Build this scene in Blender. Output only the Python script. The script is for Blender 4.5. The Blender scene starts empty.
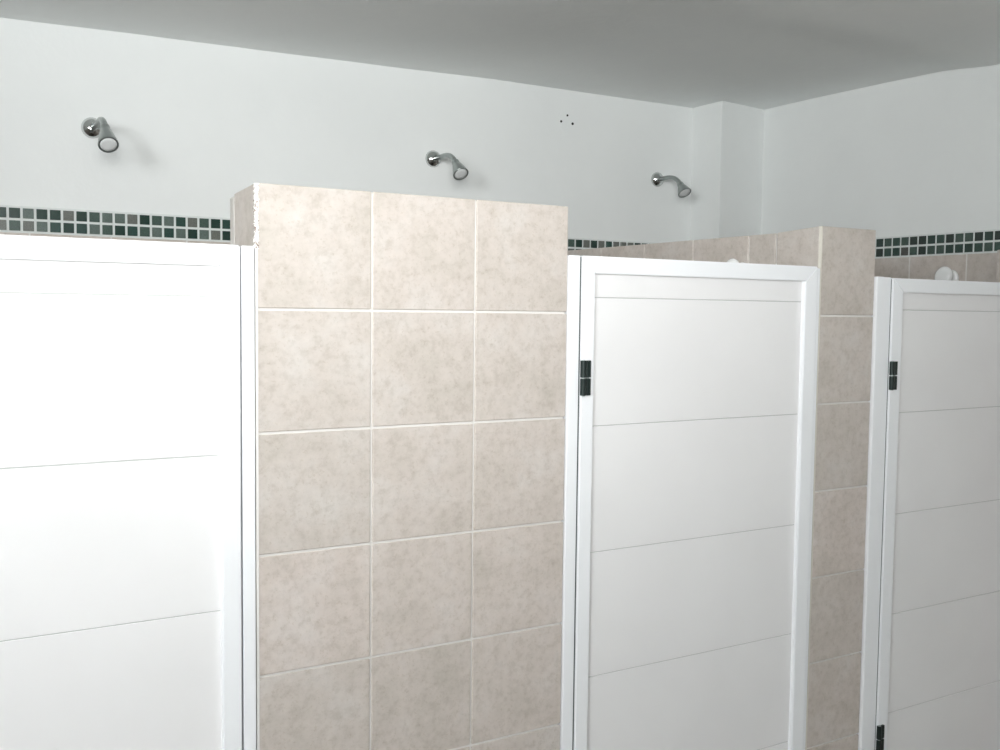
import bpy, bmesh, math, random
from mathutils import Vector, Matrix
random.seed(7)
C = bpy.context.scene.collection
T = 0.25            # one wall tile, metres
ZP = 1.90           # height of the pier tops
def W(x, y, z): return Vector((x*T, y*T, ZP + z*T))      # tile units -> metres
D, R, CH, ZM = 6.514, 11.402, 0.1608, 0.2835            # back wall, right wall, mosaic pitch, mosaic top
P2, W2 = 6.416, 0.914

# ------------------------------------------------------------------ materials
def mat(name, col, rough=.6, metal=0, spec=.5):
    m = bpy.data.materials.new(name); m.use_nodes = True
    b = m.node_tree.nodes['Principled BSDF']
    b.inputs['Base Color'].default_value = (*col, 1)
    b.inputs['Roughness'].default_value = rough
    b.inputs['Metallic'].default_value = metal
    b.inputs['Specular IOR Level'].default_value = spec
    return m
def noise(nt, scale, detail=4, rough=.6, vec=None):
    n = nt.nodes.new('ShaderNodeTexNoise'); n.inputs['Scale'].default_value = scale
    n.inputs['Detail'].default_value = detail; n.inputs['Roughness'].default_value = rough
    if vec: nt.links.new(vec, n.inputs['Vector'])
    return n
def ramp(nt, src, stops):
    r = nt.nodes.new('ShaderNodeValToRGB'); e = r.color_ramp.elements
    while len(e) < len(stops): e.new(.5)
    for k, (p, c) in enumerate(stops): e[k].position = p; e[k].color = (*c, 1)
    nt.links.new(src, r.inputs[0]); return r
def mix(nt, a, b, fac, mode='MIX'):
    m = nt.nodes.new('ShaderNodeMix'); m.data_type = 'RGBA'; m.blend_type = mode
    for s, i in ((fac, 0), (a, 6), (b, 7)):
        if isinstance(s, (int, float)): m.inputs[i].default_value = s
        elif isinstance(s, tuple): m.inputs[i].default_value = (*s, 1)
        else: nt.links.new(s, m.inputs[i])
    return m.outputs[2]
def bump(nt, h, strength, dist=.002):
    b = nt.nodes.new('ShaderNodeBump'); b.inputs['Strength'].default_value = strength
    b.inputs['Distance'].default_value = dist
    nt.links.new(h, b.inputs['Height']); nt.links.new(b.outputs[0], nt.nodes['Principled BSDF'].inputs['Normal'])
def plaster(name, c1, c2, bs=.5):
    m = mat(name, c1, .75, 0, .25); nt = m.node_tree
    g = nt.nodes.new('ShaderNodeNewGeometry')
    n = noise(nt, 1.6, 5, .55, g.outputs['Position'])
    r = ramp(nt, n.outputs[0], [(.3, c1), (.7, c2)])
    nt.links.new(r.outputs[0], nt.nodes['Principled BSDF'].inputs['Base Color'])
    n2 = noise(nt, 22, 6, .6, g.outputs['Position'])
    bump(nt, n2.outputs[0], bs, .003)
    return m
M_wall = plaster('white painted plaster', (.78, .80, .795), (.83, .85, .842), .35)
M_ceil = plaster('grey white ceiling paint', (.88, .905, .90), (.92, .94, .93), .6)
M_render = plaster('rough grey render', (.50, .48, .45), (.62, .60, .57), 1)
M_grout = plaster('pale grout', (.68, .665, .64), (.76, .745, .72), .3)
M_edge = plaster('yellowed edge grout', (.66, .63, .56), (.74, .71, .64), .3)
M_mgrout = plaster('pale green grey grout', (.66, .70, .685), (.74, .77, .755), .3)

def tile_mat(name, lo, mid, hi):
    m = mat(name, mid, .42, 0, .4); nt = m.node_tree
    g = nt.nodes.new('ShaderNodeNewGeometry')
    off = nt.nodes.new('ShaderNodeVectorMath'); off.operation = 'SCALE'
    comb = nt.nodes.new('ShaderNodeCombineXYZ')
    for i in range(3): nt.links.new(g.outputs['Random Per Island'], comb.inputs[i])
    nt.links.new(comb.outputs[0], off.inputs[0]); off.inputs['Scale'].default_value = 37
    add = nt.nodes.new('ShaderNodeVectorMath'); add.operation = 'ADD'
    nt.links.new(g.outputs['Position'], add.inputs[0]); nt.links.new(off.outputs[0], add.inputs[1])
    v = add.outputs[0]
    a = noise(nt, 9, 6, .62, v); b = noise(nt, 45, 5, .7, v); c = noise(nt, 130, 3, .7, v)
    base = ramp(nt, a.outputs[0], [(.28, lo), (.5, mid), (.72, hi)])
    fine = ramp(nt, b.outputs[0], [(.33, (.86, .845, .82)), (.5, (.99, .985, .98)), (.68, (1.05, 1.045, 1.04))])
    speck = ramp(nt, c.outputs[0], [(.34, (.88, .86, .82)), (.42, (1, 1, 1))])
    col = mix(nt, base.outputs[0], fine.outputs[0], 1.0, 'MULTIPLY')
    col = mix(nt, col, speck.outputs[0], .8, 'MULTIPLY')
    isl = ramp(nt, g.outputs['Random Per Island'], [(0, (.95, .95, .94)), (1, (1.03, 1.01, 1.0))])
    col = mix(nt, col, isl.outputs[0], 1.0, 'MULTIPLY')
    nt.links.new(col, nt.nodes['Principled BSDF'].inputs['Base Color'])
    bump(nt, b.outputs[0], .12, .001)
    return m
M_tile = tile_mat('mottled beige ceramic', (.515, .475, .435), (.58, .53, .495), (.615, .58, .555))
M_mos = mat('dark green glass chips', (.1, .15, .13), .18, 0, .55)
nt = M_mos.node_tree
g = nt.nodes.new('ShaderNodeNewGeometry')
r = ramp(nt, g.outputs['Random Per Island'], [(0, (.010, .035, .026)), (.3, (.02, .055, .045)), (.42, (.05, .085, .07)),
      (.6, (.10, .135, .12)), (.78, (.13, .14, .125)), (1, (.12, .11, .10))])
r.color_ramp.interpolation = 'CONSTANT'
n = noise(nt, 300, 3, .6, g.outputs['Position'])
f = ramp(nt, n.outputs[0], [(.3, (.75, .75, .75)), (.7, (1.3, 1.3, 1.3))])
nt.links.new(mix(nt, r.outputs[0], f.outputs[0], 1.0, 'MULTIPLY'), nt.nodes['Principled BSDF'].inputs['Base Color'])
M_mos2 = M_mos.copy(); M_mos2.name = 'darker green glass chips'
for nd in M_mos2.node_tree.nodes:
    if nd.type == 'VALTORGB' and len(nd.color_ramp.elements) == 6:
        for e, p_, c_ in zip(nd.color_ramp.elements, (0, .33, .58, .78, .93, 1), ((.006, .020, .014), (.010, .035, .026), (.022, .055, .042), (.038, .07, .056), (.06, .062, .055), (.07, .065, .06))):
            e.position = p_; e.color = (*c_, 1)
M_pvc = mat('white profile', (.87, .885, .91), .28, 0, .5)
M_panel = mat('white door board', (.80, .81, .80), .38, 0, .45)
nt = M_panel.node_tree; g = nt.nodes.new('ShaderNodeNewGeometry')
n = noise(nt, 3, 3, .5, g.outputs['Position'])
r = ramp(nt, n.outputs[0], [(.3, (.80, .795, .80)), (.7, (.835, .83, .835))])
nt.links.new(r.outputs[0], nt.nodes['Principled BSDF'].inputs['Base Color'])
M_groove = mat('grey joint', (.50, .51, .50), .7)
M_gapshade = mat('dark gap shade', (.10, .11, .115), .8)  # dark colour standing in for the shade in the door gap
M_black = mat('black hinge metal', (.012, .022, .02), .28, .3)
M_pin = mat('dull steel', (.40, .45, .44), .35, .8)
M_chrome = mat('chrome', (.62, .64, .63), .10, 1)
M_sat = mat('satin grey plastic chrome', (.35, .38, .37), .28, .85)
M_face = mat('pale spray plate', (.72, .74, .74), .45)
M_cer = mat('white glazed ceramic', (.90, .91, .91), .18)
M_hole = mat('dark screw hole', (.03, .03, .03), .9)
M_fill = mat('filler patch', (.80, .825, .82), .8)
M_floor = tile_mat('beige floor tile', (.28, .26, .23), (.33, .30, .27), (.38, .35, .31))
M_chip = plaster('chipped plaster', (.92, .90, .88), (.80, .78, .76), 1)
nt = M_chip.node_tree; g = nt.nodes.new('ShaderNodeNewGeometry')
n = noise(nt, 190, 3, .7, g.outputs['Position'])
r = ramp(nt, n.outputs[0], [(.42, (.25, .19, .16)), (.48, (.86, .84, .81))])
nt.links.new(r.outputs[0], nt.nodes['Principled BSDF'].inputs['Base Color'])

# ------------------------------------------------------------------ helpers
def new(name, bm, m, parent=None, smooth=False):
    bmesh.ops.recalc_face_normals(bm, faces=bm.faces)
    me = bpy.data.meshes.new(name); bm.to_mesh(me); bm.free()
    if m: me.materials.append(m)
    if smooth:
        for p in me.polygons: p.use_smooth = True
    o = bpy.data.objects.new(name, me); C.objects.link(o)
    if parent: o.parent = parent; o.matrix_parent_inverse = Matrix.Translation(-parent.location)
    return o
def empty(name, loc, label=None, cat=None, group=None):
    o = bpy.data.objects.new(name, None); C.objects.link(o); o.location = loc; o.empty_display_size = .05
    if label: o['label'] = label; o['category'] = cat; o['kind'] = 'thing'
    if group: o['group'] = group
    return o
def struct(o): o['kind'] = 'structure'; return o
def as_thing(o): o['kind'] = 'thing'; return o
def box(bm, a, b, bev=0, seg=1):
    """box between tile-unit corners a, b"""
    a, b = W(*a), W(*b)
    vs = [bm.verts.new((x, y, z)) for x in (a.x, b.x) for y in (a.y, b.y) for z in (a.z, b.z)]
    fs = [(0,1,3,2), (4,6,7,5), (0,4,5,1), (2,3,7,6), (0,2,6,4), (1,5,7,3)]
    faces = [bm.faces.new([vs[i] for i in f]) for f in fs]
    if bev:
        es = list({e for f in faces for e in f.edges})
        bmesh.ops.bevel(bm, geom=es, offset=bev, segments=seg, affect='EDGES', clamp_overlap=True)
    return faces
def prism(bm, pts, y0, y1, bev=0):
    """polygon in the x-z plane extruded along y (tile units)"""
    f0 = [bm.verts.new(W(x, y0, z)) for x, z in pts]; f1 = [bm.verts.new(W(x, y1, z)) for x, z in pts]
    n = len(pts); fs = [bm.faces.new(f0), bm.faces.new(f1[::-1])]
    fs += [bm.faces.new([f0[i], f1[i], f1[(i+1) % n], f0[(i+1) % n]]) for i in range(n)]
    if bev:
        es = list({e for f in fs for e in f.edges})
        bmesh.ops.bevel(bm, geom=es, offset=bev, segments=2, affect='EDGES', clamp_overlap=True)
def lathe(bm, prof, origin, axis, n=32):
    """prof: (distance along axis, radius) in metres"""
    ax = Vector(axis).normalized(); q = ax.to_track_quat('Z', 'Y'); o = Vector(origin)
    rings = []
    for d, rad in prof:
        if rad < 1e-6: rings.append([bm.verts.new(o + q @ Vector((0, 0, d)))])
        else: rings.append([bm.verts.new(o + q @ Vector((rad*math.cos(2*math.pi*k/n), rad*math.sin(2*math.pi*k/n), d))) for k in range(n)])
    for r0, r1 in zip(rings, rings[1:]):
        for k in range(n):
            k2 = (k+1) % n
            if len(r0) == 1 and len(r1) == 1: continue
            if len(r0) == 1: bm.faces.new([r0[0], r1[k], r1[k2]])
            elif len(r1) == 1: bm.faces.new([r0[k], r1[0], r0[k2]])
            else: bm.faces.new([r0[k], r1[k], r1[k2], r0[k2]])
    if len(rings[0]) > 1: bm.faces.new(rings[0][::-1])
    if len(rings[-1]) > 1: bm.faces.new(rings[-1])
def tube(bm, pts, rad, n=20):
    pts = [Vector(p) for p in pts]; rings = []
    for i, p in enumerate(pts):
        d = (pts[min(i+1, len(pts)-1)] - pts[max(i-1, 0)]).normalized()
        s = Vector((1, 0, 0)); u = s.cross(d).normalized(); s = d.cross(u).normalized()
        rings.append([bm.verts.new(p + rad*(math.cos(2*math.pi*k/n)*s + math.sin(2*math.pi*k/n)*u)) for k in range(n)])
    for a, b in zip(rings, rings[1:]):
        for k in range(n): bm.faces.new([a[k], b[k], b[(k+1) % n], a[(k+1) % n]])
    bm.faces.new(rings[0][::-1]); bm.faces.new(rings[-1])
def frange(a, step, lo, hi):
    """grid lines a + k*step between lo and hi, with both ends"""
    k = math.ceil((lo - a)/step - 1e-6); out = [lo]
    while a + k*step < hi - 1e-6:
        v = a + k*step
        if v > lo + 1e-6: out.append(v)
        k += 1
    return out + [hi]
TH = .03; GW = .011     # tile thickness, half the joint width
def clad(bm, axis, pos, sgn, us, zs, th=TH, gw=GW, bev=.0012):
    """tiles on plane axis = pos facing sgn; us along the other horizontal axis, zs heights; plane is the outer face"""
    for u0, u1 in zip(us, us[1:]):
        for z0, z1 in zip(zs, zs[1:]):
            if u1-u0 < .05 or z1-z0 < .04: continue
            g0, g1 = gw, gw
            a0, a1 = u0 + g0, u1 - g1
            if u0 == us[0]: a0 = u0 + .004
            if u1 == us[-1]: a1 = u1 - .004
            b1 = z1 - (gw if z1 != zs[-1] else 0)
            j = random.uniform(-.0025, .0025)
            if axis == 'y': box(bm, (a0, pos, z0+gw), (a1, pos - sgn*th + j*0, b1), bev)
            else: box(bm, (pos, a0, z0+gw), (pos - sgn*th, a1, b1), bev)
FL = -ZP/T                                        # floor level in tile units
ROWS = [FL] + [float(-k) for k in range(7, -1, -1)]
def rows(top): return [z for z in ROWS if z < top - .05] + [top]
def slope_top(o, k=.055):
    for v in o.data.vertices:
        Z = (v.co.z - ZP)/T
        if Z > -.5: v.co.z -= k*(v.co.y/T)*T

# ------------------------------------------------------------------ room shell
XL, YF = -9.0, -16.0
def wallmesh(name, a, b, m=M_wall):
    bm = bmesh.new(); box(bm, a, b); return struct(new(name, bm, m))
wb = wallmesh('wall_back', (XL-.6, D, FL), (R+.6, D+.6, 3.4))
wr = wallmesh('wall_right', (R, YF, FL), (R+.6, D, 3.4))
wl = wallmesh('wall_left', (XL-.6, YF, FL), (XL, D, 3.4))
bm = bmesh.new()
wx0, wx1, wz0, wz1 = -8.3, 3.5, -3.4, 2.2
for a, b in (((XL-.6, YF-.6, FL), (wx0, YF, 3.4)), ((wx1, YF-.6, FL), (R+.6, YF, 3.4)),
             ((wx0, YF-.6, FL), (wx1, YF, wz0)), ((wx0, YF-.6, wz1), (wx1, YF, 3.4))): box(bm, a, b)
struct(new('wall_front', bm, M_wall))
bm = bmesh.new()
for a, b in (((wx0, YF-.35, wz0), (wx0+.2, YF-.15, wz1)), ((wx1-.2, YF-.35, wz0), (wx1, YF-.15, wz1)),
             ((wx0, YF-.35, wz0), (wx1, YF-.15, wz0+.2)), ((wx0, YF-.35, wz1-.2), (wx1, YF-.15, wz1)),
             ((-2.5, YF-.35, wz0), (-2.3, YF-.15, wz1))): box(bm, a, b, .003)
struct(new('window_1', bm, M_pvc))
bm = bmesh.new(); box(bm, (XL-.6, YF-.6, FL-.4), (R+.6, D+.6, FL)); fl = struct(new('floor', bm, M_grout))
bm = bmesh.new()
xs = frange(0, 1.6, XL, R); ys = frange(0, 1.6, YF, D)
for x0, x1 in zip(xs, xs[1:]):
    for y0, y1 in zip(ys, ys[1:]):
        if x1-x0 > .1 and y1-y0 > .1: box(bm, (x0+.012, y0+.012, FL-.02), (x1-.012, y1-.012, FL+.004), .001)
new('floor_tiles', bm, M_floor, fl)
# slightly wavy hand-plastered ceiling
def interp(tab, v):
    if v <= tab[0][0]: return tab[0][1]
    for (a, fa), (b, fb) in zip(tab, tab[1:]):
        if v <= b:
            t = (v-a)/(b-a); t = t*t*(3-2*t)*.5 + t*.5
            return fa + (fb-fa)*t
    return tab[-1][1]
ZB = [(-9, 2.56), (-1.3, 2.652), (.54, 2.691), (1.9, 2.711), (3.84, 2.745), (6.06, 2.792), (8.1, 2.795), (R, 2.806)]
ZR = [(YF, 2.60), (-2, 2.63), (1.23, 2.682), (2.2, 2.775), (3.3, 2.793), (4.6, 2.806), (5.9, 2.806), (D, 2.806)]
bm = bmesh.new(); nx, ny = 80, 90
grid = [[None]*(ny+1) for _ in range(nx+1)]
for i in range(nx+1):
    for j in range(ny+1):
        X = XL-.3 + (R+.6-XL)*i/nx; Y = YF-.3 + (D+.6-YF)*j/ny
        w = max(0, min(1, (X-6)/5.4))
        z = interp(ZB, X) + (interp(ZR, Y) - 2.806)*(.25+.75*w)
        inside = math.exp(-((D-Y)/1.2)**2)
        z += .02*math.sin(X*.9+Y*.5)*(1-inside)*(1-w)
        grid[i][j] = bm.verts.new(W(X, Y, z))
for i in range(nx):
    for j in range(ny): bm.faces.new([grid[i][j], grid[i+1][j], grid[i+1][j+1], grid[i][j+1]])
ext = bmesh.ops.extrude_face_region(bm, geom=list(bm.faces))
for v in [e for e in ext['geom'] if isinstance(e, bmesh.types.BMVert)]: v.co.z = ZP + 3.45*T
struct(new('ceiling', bm, M_ceil, smooth=False))
for p in bpy.data.objects['ceiling'].data.polygons: p.use_smooth = abs(p.normal.z) > .5
# boxed column in the back right corner
bm = bmesh.new(); box(bm, (10.206, 5.74, FL), (R+.2, D+.2, 3.2), .0015, 2)
for v in bm.verts:
    if v.co.y < W(0, 5.9, 0).y and v.co.x > W(11, 0, 0).x: v.co.y += .19*T
bmesh.ops.bisect_plane(bm, geom=list(bm.verts)+list(bm.edges)+list(bm.faces), plane_co=W(R+.02, 0, 0), plane_no=(1, 0, 0), clear_outer=True)
col = struct(new('wall_corner', bm, M_wall))
# mosaic border and tiled lower wall
def strip(name, parent, axis, pos, us, ref, mm=None):
    bm = bmesh.new()
    # grout bed
    e = .006
    if axis == 'y': box(bm, (us[0], pos-.018, ZM-2*CH-.012), (us[1], pos+.01, ZM+.012))
    else: box(bm, (pos-.018, us[0], ZM-2*CH-.012), (pos+.01, us[1], ZM+.012))
    b = new('mosaic_grout', bm, M_mgrout, parent)
    bm = bmesh.new(); us2 = frange(ref, CH, us[0], us[1]); zs = [ZM-2*CH, ZM-CH, ZM]
    for u0, u1 in zip(us2, us2[1:]):
        if u1-u0 < .04: continue
        for z0, z1 in zip(zs, zs[1:]):
            h = .016
            if axis == 'y': box(bm, (u0+h, pos-.032, z0+h), (u1-h, pos, z1-h), .0006)
            else: box(bm, (pos-.032, u0+h, z0+h), (pos, u1-h, z1-h), .0006)
    return new('mosaic_chips', bm, mm or M_mos, parent)
OB = -1.2534
t1 = struct(empty('trim_1', W(0, D, ZM))); strip('m', t1, 'y', D, (XL+.05, 10.2), OB)
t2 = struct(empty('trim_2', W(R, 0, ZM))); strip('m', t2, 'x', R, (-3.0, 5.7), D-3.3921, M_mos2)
LOW = ZM-2*CH-.012
for nm, par, axis, pos, us, ref in (('a', wb, 'y', D-.024, (XL+.05, 10.2), 0), ('b', wr, 'x', R-.024, (-3.0, 5.74), .624)):
    bm = bmesh.new()
    us2 = frange(ref, 1, *us)
    zs = [FL] + [LOW-k for k in range(7, -1, -1)]
    clad(bm, axis, pos, -1, us2, zs, th=.024)
    new('tile_cladding', bm, M_tile, par)
    bm = bmesh.new()
    if axis == 'y': box(bm, (us[0], D-.016, FL), (us[1], D, LOW))
    else: box(bm, (R-.016, us[0], FL), (R, us[1], LOW))
    new('grout_bed', bm, M_grout, par)
# screw holes and filler on the back wall
bm = bmesh.new()
vs = []
for k in range(28):
    a = 2*math.pi*k/28; q = 1 + .18*math.sin(3*a+1) + .1*math.sin(7*a)
    vs.append(bm.verts.new(W(7.40+.17*q*math.cos(a), D-.004, 2.26+.17*q*math.sin(a))))
bmesh.ops.reverse_faces(bm, faces=[bm.faces.new(vs)])
ext = bmesh.ops.extrude_face_region(bm, geom=list(bm.faces))
for v in [e for e in ext['geom'] if isinstance(e, bmesh.types.BMVert)]: v.co.y += .004*T
new('filler_patch', bm, M_fill, wb)
for (x, z, r_) in ((7.275, 2.254, .020), (7.401, 2.368, .018), (7.511, 2.238, .023)):
    bm = bmesh.new(); lathe(bm, [(-.001, r_*T), (.0012, r_*T), (.0016, r_*T*.6)], W(x, D-.006, z), (0, -1, 0), 14)
    new('screw_hole', bm, M_hole, wb)

# ------------------------------------------------------------------ piers and partitions
def pier(x0, x1, y1, top, xs, label, left_edge=None):
    o = empty('tiled_pier', W((x0+x1)/2, y1/2, FL), label, 'pier')
    bm = bmesh.new(); box(bm, (x0+TH*.55, TH*.55, FL), (x1-TH*.55, y1, top-.012)); c = new('pier_core', bm, M_grout, o)
    zr = rows(top)
    bm = bmesh.new(); clad(bm, 'y', 0, -1, xs, zr); f = new('front_tiles', bm, M_tile, o)
    bm = bmesh.new(); clad(bm, 'x', x0, -1, [TH, y1], zr); s = new('side_tiles', bm, M_tile, o)
    bm = bmesh.new(); clad(bm, 'x', x1, 1, [TH, y1], zr); s2 = new('side_tiles', bm, M_tile, o)
    bm = bmesh.new(); box(bm, (x0+TH, TH, top-.03), (x1-TH, y1, top-.004)); t = new('top_screed', bm, M_render, o)
    for q in (c, s, s2, t, f): slope_top(q)
    return o
pA = pier(0, 3, .604, 0, [0, 1, 2, 3], 'widest tiled wall pier, three beige tiles across, between left and middle doors')
# chipped corner bead and mortar step on the wide pier
def ragged(x, w, z0, z1, amp, m, parent, name='corner_grout', n=60):
    bm = bmesh.new(); prev = None
    for k in range(n+1):
        z = z0 + (z1-z0)*k/n
        a = x - w*.35 - random.random()*amp; b = x + w*.65 + random.random()*amp
        ring = [bm.verts.new(W(a, .03, z)), bm.verts.new(W(a, -.004, z)), bm.verts.new(W(b, -.004-random.random()*.004, z)), bm.verts.new(W(b, .03, z))]
        if prev:
            for i in range(4): bm.faces.new([prev[i], ring[i], ring[(i+1) % 4], prev[(i+1) % 4]])
        else: bm.faces.new(ring[::-1])
        prev = ring
    bm.faces.new(prev); return new(name, bm, m, parent)
ragged(.004, .018, -.52, -.004, .014, M_chip, pA)
ragged(.002, .020, FL, -.52, .002, M_grout, pA)
bm = bmesh.new(); box(bm, (.0, .605, FL), (.25, .735, -.05), .003); new('mortar_step', bm, M_render, pA)
pB = pier(P2, P2+W2, .664, 0, [P2, P2+W2], 'narrow beige tiled pier, one tile wide, between middle and right doors')
ragged(P2+.006, .016, FL, -.004, .002, M_edge, pB)
pC = pier(10.62, R-.03, .64, -.03, [10.62, R-.03], 'narrow beige tiled pier against the right wall, beside the right door')
pD = pier(-4.25, -3.34, .64, 0, [-4.25, -3.34], 'narrow beige tiled pier left of the left door')
def partition(x0, x1, y0, top, ref, label):
    o = empty('shower_partition', W((x0+x1)/2, 3.5, FL), label, 'partition')
    bm = bmesh.new(); box(bm, (x0+.017, y0, FL), (x1-.017, D-.03, top-.012)); new('partition_core', bm, M_grout, o)
    ys = frange(ref, 1, y0, D-.03); zr = rows(top)
    for x, s in ((x0, -1), (x1, 1)):
        bm = bmesh.new(); clad(bm, 'x', x, s, ys, zr); new('side_tiles', bm, M_tile, o)
    bm = bmesh.new(); box(bm, (x0+.03, y0, top-.03), (x1-.03, D-.03, top-.003)); new('top_screed', bm, M_render, o)
    return o
partition(P2, P2+.86, .684, -.040, .12, 'long beige tiled partition running back from the narrow middle pier to the wall')
partition(2.15, 2.98, .61, -.06, .12, 'tiled partition hidden behind the wide three tile pier')
partition(-4.2, -3.4, .65, -.04, .12, 'tiled partition behind the pier left of the left door')

# ------------------------------------------------------------------ doors
def make_door(xa, xb, sw, sw2, top, hz, label, n_off, hinges=True, bot=-7.0, gap=1.25):
    """leaf from xa to xb; sw/sw2 stile widths; hz hinge heights"""
    o = empty('cubicle_door', W(xa if hinges else xb, .04, bot), label, 'door')
    y0, y1 = -.035, .11; rw = .165; bv = .0022
    bm = bmesh.new(); prism(bm, [(xa, bot), (xa+sw, bot+rw), (xa+sw, top-rw), (xa, top)], y0, y1, bv); new('stile', bm, M_pvc, o)
    bm = bmesh.new(); prism(bm, [(xb, bot), (xb, top), (xb-sw2, top-rw), (xb-sw2, bot+rw)], y0, y1, bv); new('stile', bm, M_pvc, o)
    bm = bmesh.new(); prism(bm, [(xa, top), (xa+sw, top-rw), (xb-sw2, top-rw), (xb, top)], y0, y1, bv); new('top_rail', bm, M_pvc, o)
    bm = bmesh.new(); prism(bm, [(xa, bot), (xb, bot), (xb-sw2, bot+rw), (xa+sw, bot+rw)], y0, y1, bv); new('bottom_rail', bm, M_pvc, o)
    # boards with fine joints
    bm = bmesh.new(); z = top - rw + .02; joints = [n_off - gap*k for k in range(6)]
    zs = [bot+rw-.02] + [j for j in reversed(joints) if j > bot+rw+.05] + [z]
    for a, b in zip(zs, zs[1:]):
        box(bm, (xa+sw-.02, .016, a+.0038), (xb-sw2+.02, .075, b-.0038), .0008)
    p = new('board_panel', bm, M_panel, o)
    bm = bmesh.new(); box(bm, (xa+sw-.02, .024, bot+rw), (xb-sw2+.02, .07, top-rw)); new('board_joint', bm, M_groove, p)
    gx = (xb+.001, xb+.013) if not hinges else (xa-.013, xa-.001)
    bm = bmesh.new(); box(bm, (gx[0], y0+.022, bot), (gx[1], y1, top-.012)); new('gap_shade_strip', bm, M_gapshade, o)  # dark strip that paints the shaded gap line between leaf and jamb
    for h in hz:
        x = xa - .012 if hinges else xb + .012; s = 1 if hinges else -1
        bm = bmesh.new(); hh = .168; r_ = .03*T
        for z0, z1 in ((h-hh, h-.006), (h+.006, h+hh)):
            lathe(bm, [(0, r_*.9), (.0008, r_), ((z1-z0)*T-.0008, r_), ((z1-z0)*T, r_*.9)], W(x+s*.03, y0-.012, z0), (0, 0, 1), 18)
            box(bm, (x+s*.066, y0-.026, z0), (x+s*.112, y0+.004, z1), .0008)
        hg = new('hinge', bm, M_black, o)
        bm = bmesh.new()
        lathe(bm, [(0, r_*.6), (2*(hh+.006)*T, r_*.6)], W(x+s*.03, y0-.012, h-hh-.006), (0, 0, 1), 14)
        box(bm, (x+s*.05, y0-.010, h-hh+.006), (x+s*.10, y0+.002, h+hh-.006))
        new('hinge_pin', bm, M_pin, hg)
    return o
def make_jamb(x0, x1, top, label, y0=-.02, lip=None, bot=FL):
    o = empty('door_jamb', W((x0+x1)/2, .05, bot), label, 'door frame')
    bm = bmesh.new()
    if lip: prism(bm, [(x0, bot), (lip, bot), (lip, top), (x0, top)], y0-.012, .16, .002)
    a = lip if lip else x0
    if lip: new('outer_profile', bm, M_pvc, o); bm = bmesh.new()
    prism(bm, [(a+.001 if lip else a, bot), (x1, bot), (x1, top-.004), (a+.001 if lip else a, top-.004)], y0, .15, .0015)
    new('profile', bm, M_pvc, o)
    return o
# left door (its free edge meets the wide pier)
make_door(-3.20, -.135, .165, .155, -.50, [-1.5, -5.95], 'overexposed white boarded cubicle door left of the wide tiled pier', -.905)
make_jamb(-.118, -.016, -.498, 'thin white jamb between the left door and the wide tiled pier')
make_jamb(-3.335, -3.213, -.50, 'white hinge jamb of the left door, at its far left')
# middle door
make_door(3.148, 6.345, .152, .19, -.455, [-1.622, -6.06], 'white boarded cubicle door between wide pier and narrow pier', -.85)
make_jamb(3.004, 3.131, -.452, 'white jamb beside the middle door hinge, against the wide tiled pier')
make_jamb(6.350, 6.400, -.47, 'very thin white jamb between middle door and narrow pier')
# right door
make_door(7.616, 10.42, .191, .195, -.548, [-1.70, -6.12], 'white boarded cubicle door right of the narrow pier, cut by right picture edge', -.922, gap=1.235)
make_jamb(7.338, 7.600, -.537, 'broad white two step jamb right of the narrow tiled pier', lip=7.475)
make_jamb(10.435, 10.60, -.55, 'white jamb at the far side of the right door')

# ------------------------------------------------------------------ shower heads
def shower(x, z, bend, tip, rf, label):
    base = W(x, D, z)
    o = empty('shower_fixture', base, label, 'shower head', 'chrome shower heads along the back wall')
    bm = bmesh.new(); q = rf*1.06
    lathe(bm, [(0, q), (.004, q), (.010, q*.93), (.017, q*.72), (.022, q*.48), (.024, q*.36)], base, (0, -1, 0), 40)
    new('wall_flange', bm, M_chrome, o, True)
    by, tz = bend; ty, tzz = tip
    # arm: straight out, then bends down towards the head
    tipv = Vector((0, ty, tzz)); bv = Vector((0, by, 0)); ddir = (tipv - bv).normalized()
    pts = [Vector((0, -.05, 0))]; s = .24
    p0 = bv + Vector((0, s, 0)); p2 = bv + ddir*s*.8
    for k in range(11):
        t = k/10; pts.append(p0*(1-t)**2 + bv*2*t*(1-t) + p2*t*t)
    bm = bmesh.new(); tube(bm, [base + p*T for p in pts], .0102)
    new('arm', bm, M_sat, o, True)
    # bell shaped head
    L = (tipv - p2).length*T; st = base + p2*T; ax = (tipv - p2)
    rr = .0305
    bm = bmesh.new()
    lathe(bm, [(-.008, .0105), (-.004, .0135), (.006, .0150), (.010, .0140), (L*.30, .0185), (L*.55, .0235), (L*.8, .0280), (L*.92, rr*.99), (L*.985, rr), (L, rr*.97), (L, rr*.86), (L-.003, rr*.83)],
          st, ax, 40)
    hd = new('spray_bell', bm, M_sat, o, True)
    md = hd.modifiers.new('edge', 'EDGE_SPLIT'); md.split_angle = math.radians(40)
    bm = bmesh.new(); lathe(bm, [(L-.0028, rr*.82), (L-.001, rr*.80), (L+.0002, rr*.5), (L+.0004, 0)], st, ax, 36)
    f = new('spray_plate', bm, M_face, hd, True)
    return o
shower(-.22, 1.38, (-.86, .045), (-1.235, -.391), .0325, 'chrome shower head above the left door, leftmost on the back wall')
shower(4.845, 1.411, (-.63, .02), (-.94, -.345), .0315, 'chrome shower head directly above the wide tiled pier')
shower(9.391, 1.435, (-.53, .02), (-.77, -.32), .0310, 'chrome shower head above the middle door, nearest the wall corner')

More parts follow.
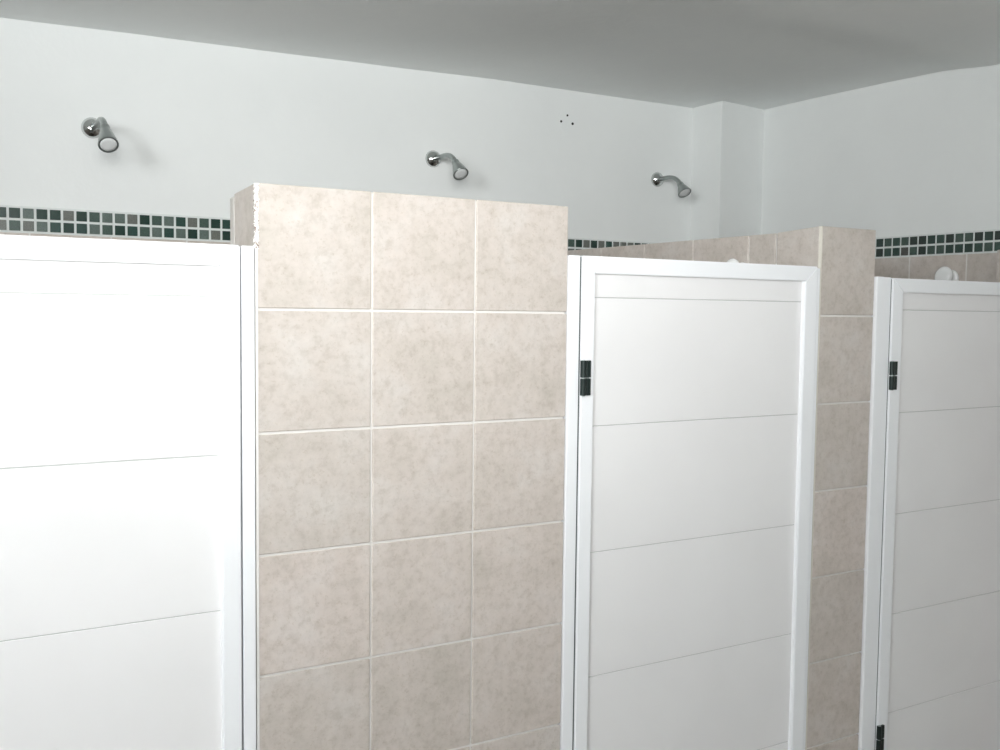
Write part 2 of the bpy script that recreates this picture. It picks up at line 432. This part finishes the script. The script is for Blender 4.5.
# ------------------------------------------------------------------ ceramic hooks
def hook(x, y, z, r_, label):
    o = empty('ceramic_hook', W(x, y, z), label, 'hook')
    bm = bmesh.new(); lathe(bm, [(0, r_*1.0), (.006, r_*1.0), (.012, r_*.8), (.014, r_*.55)], W(x, y, z), (-1, 0, 0), 32)
    new('wall_plate', bm, M_cer, o, True)
    bm = bmesh.new(); lathe(bm, [(.010, r_*.5), (.026, r_*.45), (.032, r_*.8), (.040, r_*1.05), (.050, r_*1.08), (.057, r_*.85), (.061, r_*.4), (.062, 0)], W(x, y, z), Vector((-1, 0, .18)), 32)
    new('knob', bm, M_cer, o, True)
    return o
hook(R-.0235, 1.87, -.41, .034, 'white round ceramic hook on the right wall above the right door')
hook(P2+.0005, 1.21, -.455, .024, 'small white ceramic hook peeking over middle door on tiled partition')

# ------------------------------------------------------------------ light
w = bpy.data.worlds.new('World'); bpy.context.scene.world = w; w.use_nodes = True
w.node_tree.nodes['Background'].inputs[0].default_value = (.86, .95, 1, 1)
w.node_tree.nodes['Background'].inputs[1].default_value = .2
def area(name, loc, target, sx, sy, power, colr):
    l = bpy.data.lights.new(name, 'AREA'); l.shape = 'RECTANGLE'; l.size = sx; l.size_y = sy; l.energy = power; l.color = colr
    o = bpy.data.objects.new(name, l); C.objects.link(o); o.location = loc
    o.rotation_euler = (Vector(target) - Vector(loc)).to_track_quat('-Z', 'Y').to_euler(); return o
area('window_light', W(-2.4, YF+.3, -.3), W(0, 4, 1.5), 2.7, 1.3, 12, (.96, .985, 1))
sp = bpy.data.lights.new('added_flashlike_spot', 'SPOT'); sp.energy = 288; sp.shadow_soft_size = .5  # added flash-like spot, cone and aim shaped for the brightness falloff
sp.spot_size = math.radians(74); sp.spot_blend = 1; sp.color = (1, 1, .985)
so = bpy.data.objects.new('added_flashlike_spot', sp); C.objects.link(so); so.location = W(-3.2, -9.5, .8)
so.rotation_euler = (W(4.6, 6.5, 3.8) - so.location).to_track_quat('-Z', 'Y').to_euler()

area('added_side_fill', W(-8.8, -7, 1.2), W(11, 2.0, 4.6), 1.8, .6, 105, (.97, .99, 1))  # added fill for right wall and ceiling; the left wall has no window

# ------------------------------------------------------------------ camera
F, YAW, PIT, ROL = 1002.41, .53456, .062596, .011283
fw = Vector((math.sin(YAW)*math.cos(PIT), math.cos(YAW)*math.cos(PIT), -math.sin(PIT)))
rt = Vector((math.cos(YAW), -math.sin(YAW), 0)); up = rt.cross(fw)
r2 = math.cos(ROL)*rt + math.sin(ROL)*up; u2 = -math.sin(ROL)*rt + math.cos(ROL)*up
cd = bpy.data.cameras.new('Camera'); cd.sensor_width = 36; cd.lens = 36*F/1000; cd.clip_start = .01
co = bpy.data.objects.new('Camera', cd); C.objects.link(co)
m4 = Matrix((r2, u2, -fw)).transposed().to_4x4(); m4.translation = W(-2.3995, -7.8824, -1.0015)
co.matrix_world = m4
sc = bpy.context.scene; sc.camera = co
sc.view_settings.view_transform = 'Standard'; sc.view_settings.exposure = 0
sc.cycles.use_denoising = True; sc.cycles.max_bounces = 8; sc.cycles.diffuse_bounces = 5
